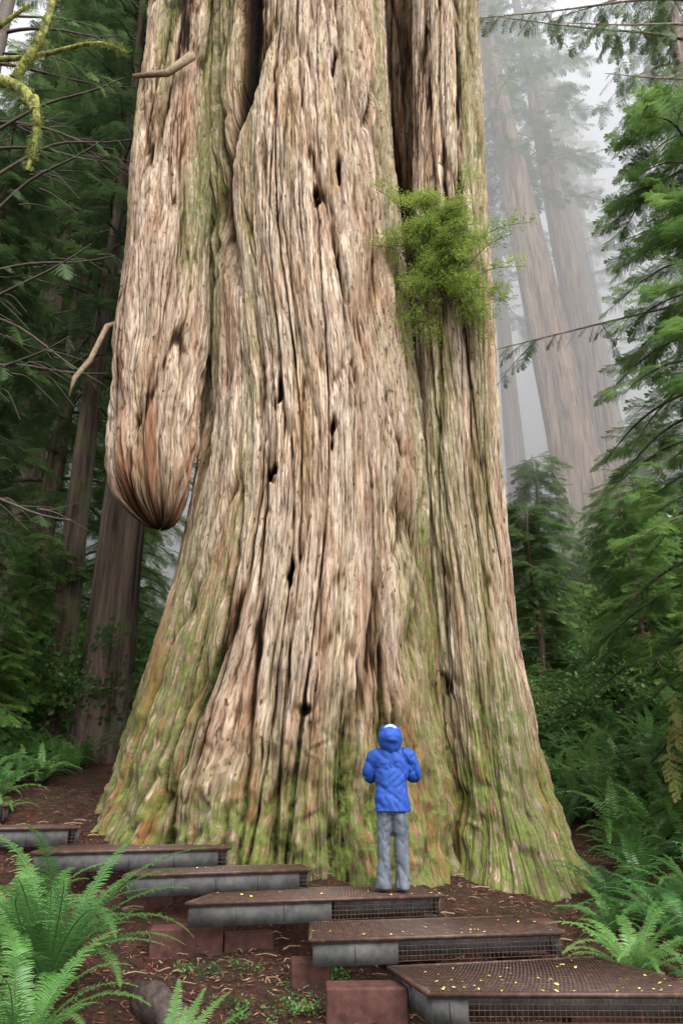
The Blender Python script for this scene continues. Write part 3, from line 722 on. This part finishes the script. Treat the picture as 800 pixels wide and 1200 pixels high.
# log in the foreground
P=np.array([(-1.65,7.2,.10),(-1.45,6.7,.10),(-1.15,6.3,.05),(-.85,5.9,-.04),(-.45,5.6,-.14)]); tt=np.linspace(0,4,60)
P=np.stack([np.interp(tt,range(5),P[:,k]) for k in range(3)],-1)
for _ in range(8): P[1:-1]=(P[:-2]+P[1:-1]*2+P[2:])/4
V,Q=tube(P,np.interp(tt,[0,1,3,4],[.08,.14,.13,.08]),28)
n_=fbm(V[:,0]*9+V[:,2]*7,V[:,1]*2.5,3)-.5; V[:,2]+=n_*.10; V[:,0]+=n_*.08
M_log=simple('wet_log_bark',[(.3,(.02,.014,.012)),(.6,(.06,.043,.038)),(.8,(.12,.09,.08))],10,.6,.8,.02,sc=(2,.6,2))
add_obj('fallen_log',mk_mesh('fallen_log',V,Q,mats=[M_log]))
# small ground cover + litter
SPR['cover']=[template('sorrel_tuft',shrub_mesh('sorrel_tuft',M_fern2,70,36,.03,.07))]
fill('redwood_sorrel','cover',240,(-1.6,.1),(6.2,8.4),(.5,1.2),12,lambda x,y:vn(x*2,y*2,9)>.48,(.0,.02),.2)
g=np.random.default_rng(2)
n=32000
x=g.uniform(-7,5,n);y=g.uniform(5,14,n);a=g.random(n)*6.28;l=(.010+.05*g.random(n)**2)[:,None];w=(.002+.007*g.random(n))[:,None]
d=np.stack([np.cos(a),np.sin(a),g.normal(size=n)*.2],-1);e=np.stack([-d[:,1],d[:,0],g.normal(size=n)*.3],-1)
p=np.stack([x,y,hgt(x,y)+(vn(x*9,y*9,11)-.5)*.05+.018],-1)
V=np.stack([p-d*l,p-e*w,p+d*l,p+e*w],1).reshape(-1,3)
M_lit=simple('needle_litter',[(.35,(.045,.018,.012)),(.5,(.13,.052,.030)),(.62,(.26,.145,.09))],9,.85)
add_obj('leaf_litter',mk_mesh('leaf_litter',V,np.arange(4*n).reshape(-1,4),smooth=False,mats=[M_lit]))
# bark chips and twigs fallen around the base
a=Acc()
for i in range(340):
    x=g.uniform(-5.4,4.0);y=g.uniform(7.5,11.8)
    z0=float(hgt(x,y))+.03; az=g.random()*6.28; l=.06+.2*g.random()
    a.add(*tube([(x,y,z0),(x+l*.5*math.cos(az),y+l*.5*math.sin(az),z0+.015),(x+l*math.cos(az+.3),y+l*math.sin(az+.3),z0)],.004+.007*g.random(),5,cap=False))
add_obj('fallen_twigs',a.mesh('fallen_twigs',[M_dead]))

# ---------------------------------------------------------------- person
M_jkt=simple('blue_rain_jacket',[(.3,(.010,.038,.19)),(.7,(.018,.066,.30))],5,.7,.25,.012,sc=(1,1,2),spec=.25)
M_pant=simple('grey_trousers',[(.3,(.050,.058,.070)),(.7,(.115,.13,.15))],7,.85,.4,.012,sc=(1.5,1.5,.8),spec=.15)
M_shoe=simple('shoe_leather',[(.3,(.14,.11,.09)),(.7,(.32,.27,.23))],14,.7)
M_skin=simple('skin',[(.3,(.50,.30,.22)),(.7,(.58,.36,.27))],6,.5,.05)
M_hair=simple('hair',[(.3,(.03,.02,.012)),(.7,(.08,.05,.03))],40,.6)
M_eye=simple('eye',[(.3,(.6,.6,.6)),(.7,(.7,.7,.7))],4,.2); M_iris=simple('iris',[(.3,(.03,.02,.015)),(.7,(.05,.03,.02))],4,.2)
M_cap=simple('pale_blue_cap',[(.3,(.18,.30,.52)),(.7,(.28,.40,.60))],10,.6)
PE=empty('person',(.56,9.16,.607)); PE.rotation_euler=(0,0,R(-3))
def remeshed(name,acc,mat,vox,fold=0,smooth=3,seed=0,vert=0):
    me=mk_mesh(name,np.concatenate(acc.V),np.concatenate(acc.Q)); o=add_obj(name,me,PE)
    r=o.modifiers.new('r','REMESH'); r.mode='VOXEL'; r.voxel_size=vox; r.use_smooth_shade=True
    s=o.modifiers.new('s','SMOOTH'); s.iterations=smooth; s.factor=.5
    dg=bpy.context.evaluated_depsgraph_get(); m2=bpy.data.meshes.new_from_object(o.evaluated_get(dg)); o.modifiers.clear(); o.data=m2
    m2.materials.clear(); m2.materials.append(mat)
    if fold:
        n=len(m2.vertices); co=np.empty(n*3,np.float32); m2.vertices.foreach_get('co',co); co=co.reshape(-1,3); nr=np.empty(n*3,np.float32); m2.vertices.foreach_get('normal',nr); nr=nr.reshape(-1,3)
        a=co[:,0]+.6*co[:,1]
        kz=(3.2 if vert else 6)
        f=np.abs(2*vn(a*(11 if vert else 5)+1.5*vn(a*5,co[:,2]*4,seed),co[:,2]*kz+a*5,seed+1)-1)**.6
        f2=np.abs(2*vn(a*15+co[:,2]*9,co[:,2]*12-a*9,seed+5)-1)**.7
        co=co+nr*((f-.5)*fold+(f2-.5)*fold*.5)[:,None]; m2.vertices.foreach_set('co',co.ravel()); m2.update()
    m2.polygons.foreach_set('use_smooth',np.ones(len(m2.polygons),bool))
    return o
def lo(P,rx,ry=None,seg=20):
    P=np.array(P,float); k=len(P); t=np.linspace(0,k-1,k*5); f=lambda a:np.interp(t,range(k),a)
    P2=np.stack([f(P[:,i]) for i in range(3)],-1); rx2=f(np.array(rx)); ry2=rx2 if ry is None else f(np.array(ry))
    for _ in range(3):
        P2[1:-1]=(P2[:-2]+P2[1:-1]*2+P2[2:])/4; rx2[1:-1]=(rx2[:-2]+rx2[1:-1]*2+rx2[2:])/4; ry2[1:-1]=(ry2[:-2]+ry2[1:-1]*2+ry2[2:])/4 if ry is not None else rx2[1:-1]
    return tube(P2,rx2,seg,ry2,up=(0,1,0))
# jacket: torso + sleeves
a=Acc()
a.add(*lo([(0,0,.80),(0,0,.95),(0,0,1.05),(0,-.005,1.2),(0,-.01,1.32),(0,-.01,1.40),(0,0,1.46),(0,.005,1.52)],[.202,.190,.174,.185,.20,.185,.125,.085],[.158,.148,.125,.125,.125,.11,.09,.08]))
for s in (-1,1):
    a.add(*lo([(s*.12,-.01,1.41),(s*.19,0,1.385),(s*.238,.03,1.28),(s*.262,.07,1.17),(s*.235,.16,1.165),(s*.17,.27,1.21),(s*.11,.335,1.26)],[.075,.085,.078,.074,.066,.056,.045]))
remeshed('jacket',a,M_jkt,.010,.028,2,3)
# trousers
a=Acc()
a.add(*lo([(0,0,.78),(0,0,.88),(0,0,.98)],[.155,.145,.13],[.11,.10,.09]))
for s in (-1,1):
    a.add(*lo([(s*.072,0,.86),(s*.084,0,.72),(s*.092,.012,.5),(s*.095,-.005,.3),(s*.102,-.015,.12),(s*.102,-.01,.03)],[.085,.092,.082,.075,.080,.088],[.10,.105,.09,.085,.088,.095]))
remeshed('trousers',a,M_pant,.010,.028,2,8,1)
a=Acc()
for s in (-1,1):
    a.add(*lo([(s*.10,-.075,.05),(s*.10,-.03,.055),(s*.105,.05,.05),(s*.115,.13,.04),(s*.12,.185,.035)],[.035,.046,.046,.05,.03],[.045,.055,.052,.038,.025]))
    a.add(*lo([(s*.10,-.02,.04),(s*.10,-.02,.13)],[.05,.048]))
remeshed('shoes',a,M_shoe,.009,0,2)
# head group, tipped back to look up the trunk
HD=empty('head_group',(0,.015,1.48)); HD.parent=PE; HD.rotation_euler=(R(24),0,0)
def ell(c,r,seg=20,n=14,fn=None):
    ph=np.linspace(0.02,math.pi-.02,n); P=np.stack([0*ph,0*ph,-np.cos(ph)],-1); V,Q=tube(P,np.sin(ph),seg,up=(0,1,0))
    V=V*np.array(r)
    if fn is not None: V=fn(V)
    return V+np.array(c),Q
a=Acc()
def headf(V):
    V=V.copy(); z=V[:,2]; V[:,0]*=np.where(z<0,1+z*1.6,1); V[:,1]+=np.where((z<-.03)&(V[:,1]>0),.012,0); return V
a.add(*ell((0,.0,.13),(.076,.095,.115),fn=headf)); a.add(*lo([(0,-.01,-.06),(0,0,.06)],[.058,.055]))
a.add(*lo([(0,.088,.135),(0,.104,.115),(0,.112,.10),(0,.095,.092)],[.008,.011,.014,.010]))
a.add(*lo([(-.022,.086,.065),(0,.093,.066),(.022,.086,.065)],[.006,.009,.006]))
for s in (-1,1): a.add(*ell((s*.078,0,.12),(.010,.022,.032)))
o=remeshed('head',a,M_skin,.005,0,2); o.parent=HD
for s in (-1,1):
    a=Acc(); a.add(*ell((s*.030,.082,.137),(.013,.012,.011))); add_obj('eye',a.mesh('eye',[M_eye]),HD)
    a=Acc(); a.add(*ell((s*.030,.092,.137),(.006,.004,.006))); add_obj('iris',a.mesh('iris',[M_iris]),HD)
    a=Acc(); a.add(*lo([(s*.015,.093,.158),(s*.032,.091,.163),(s*.047,.080,.158)],[.003,.004,.003],seg=8)); add_obj('eyebrow',a.mesh('eyebrow',[M_hair]),HD)
a=Acc(); V,Q=ell((0,0,0),(.083,.10,.10),32,20); 
keep=[q for q in Q if not (V[q,1].mean()>.045 and V[q,2].mean()<.06)]
a.add(V+[0,-.006,.145],np.array(keep)); add_obj('hair',a.mesh('hair',[M_hair]),HD)
# cap brim peeping from the hood
a=Acc(); V,Q=ell((0,0,0),(.10,.115,.118),36,24); keep=[q for q in Q if V[q,2].mean()>.035]; a.add(V+[0,.0,.150],np.array(keep))
o=add_obj('cap',a.mesh('cap',[M_cap]),HD); so=o.modifiers.new('s','SOLIDIFY'); so.thickness=.003
# hood shell, open at the face
def hoodf(V):
    V=V.copy(); z=V[:,2]; y=V[:,1]
    V[:,1]-=np.clip(-z,0,1)*.25; V[:,2]-=np.clip(-z,0,1)*.25; V[:,1]-=np.exp(-((z-.05)/.05)**2)*np.clip(-y,0,1)*.15
    return V
V,Q=ell((0,0,0),(.132,.135,.150),44,32,hoodf)
keep=np.array([q for q in Q if not (V[q,1].mean()>.055+.10*max(0,V[q,2].mean()-.06)) and not (V[q,2].mean()>.118 and V[q,1].mean()>-.05)])
nz=vn(V[:,0]*25+5,V[:,2]*30+V[:,1]*20,3)-.5; V=V+V/np.linalg.norm(V,axis=1)[:,None]*nz[:,None]*.022
a=Acc(); a.add(V+[0,-.012,.125],keep); o=add_obj('hood',a.mesh('hood',[M_jkt]),HD); so=o.modifiers.new('s','SOLIDIFY'); so.thickness=.006
# hands: palm, four fingers, thumb, loosely clasped in front of the chest
for s in (-1,1):
    a=Acc(); w=np.array([s*.105,.34,1.265]); k=np.array([s*.045,.405,1.335])
    ax=(k-w)/np.linalg.norm(k-w); sd=np.cross(ax,[0,1.,0.2]); sd/=np.linalg.norm(sd); nrm=np.cross(sd,ax)
    a.add(*lo([w-ax*.03,w,w+ax*.04,k],[.024,.028,.040,.036],[.024,.020,.018,.014]))
    for q,(off,ln) in enumerate(((-.030,.062),(-.010,.072),(.010,.068),(.029,.054))):
        b=k+sd*off-ax*.012; e1=b+ax*ln*.5; cdir=ax*.4+np.array([-s*.9,.1,0]); cdir/=np.linalg.norm(cdir)
        e2=e1+cdir*ln*.35; e3=e2+(cdir*.7+np.array([-s*.2,-.5,-.3]))*ln*.3
        a.add(*lo([b,e1,e2,e3],[.0098,.0092,.0085,.0065],seg=10))
    tb=w+ax*.025+sd*(-.028); a.add(*lo([tb,tb+ax*.02-sd*.022,tb+ax*.045-sd*.030,tb+ax*.066-sd*.026],[.014,.012,.0105,.008],seg=10))
    remeshed('hand',a,M_skin,.0035,0,1)

# ---------------------------------------------------------------- mist
bpy.ops.mesh.primitive_cube_add(size=1,location=(0,114,30)); o=bpy.context.object; o.name='mist'; o.scale=(260,164,110)
m,nt,out=newmat('mist'); vs=N(nt,'ShaderNodeVolumeScatter'); vs.inputs['Density'].default_value=.024; vs.inputs['Color'].default_value=(.99,.995,1,1); nt.links.new(vs.outputs[0],out.inputs['Volume'])
o.data.materials.append(m)

# ---------------------------------------------------------------- sky, sun, camera
w=bpy.data.worlds.new('World'); scene.world=w; w.use_nodes=True; nt=w.node_tree
bg=nt.nodes['Background']; sk=nt.nodes.new('ShaderNodeTexSky'); sk.sky_type='NISHITA'; sk.sun_disc=False
sk.sun_elevation=R(52); sk.sun_rotation=R(150); sk.air_density=1.0; sk.dust_density=4.0; sk.ozone_density=1
hs=nt.nodes.new('ShaderNodeHueSaturation'); hs.inputs['Saturation'].default_value=.22; hs.inputs['Value'].default_value=4.0
nt.links.new(sk.outputs[0],hs.inputs['Color']); nt.links.new(hs.outputs[0],bg.inputs[0]); bg.inputs[1].default_value=.15
sl=bpy.data.lights.new('sun','SUN'); sl.energy=.6; sl.angle=R(25); sl.color=(1,.96,.90); so=bpy.data.objects.new('sun',sl); COL.objects.link(so)
d=Vector((math.sin(R(150))*math.cos(R(52)),math.cos(R(150))*math.cos(R(52)),math.sin(R(52)))); so.rotation_euler=d.to_track_quat('Z','Y').to_euler(); so.location=(5,-8,30)
cam=bpy.data.cameras.new('camera'); cam.sensor_fit='VERTICAL'; cam.sensor_height=36; cam.lens=27; cam.clip_end=2000; cam.clip_start=.1
co=bpy.data.objects.new('camera',cam); COL.objects.link(co); co.location=(0,0,1.6); co.rotation_euler=(R(90+20.1),0,0); scene.camera=co
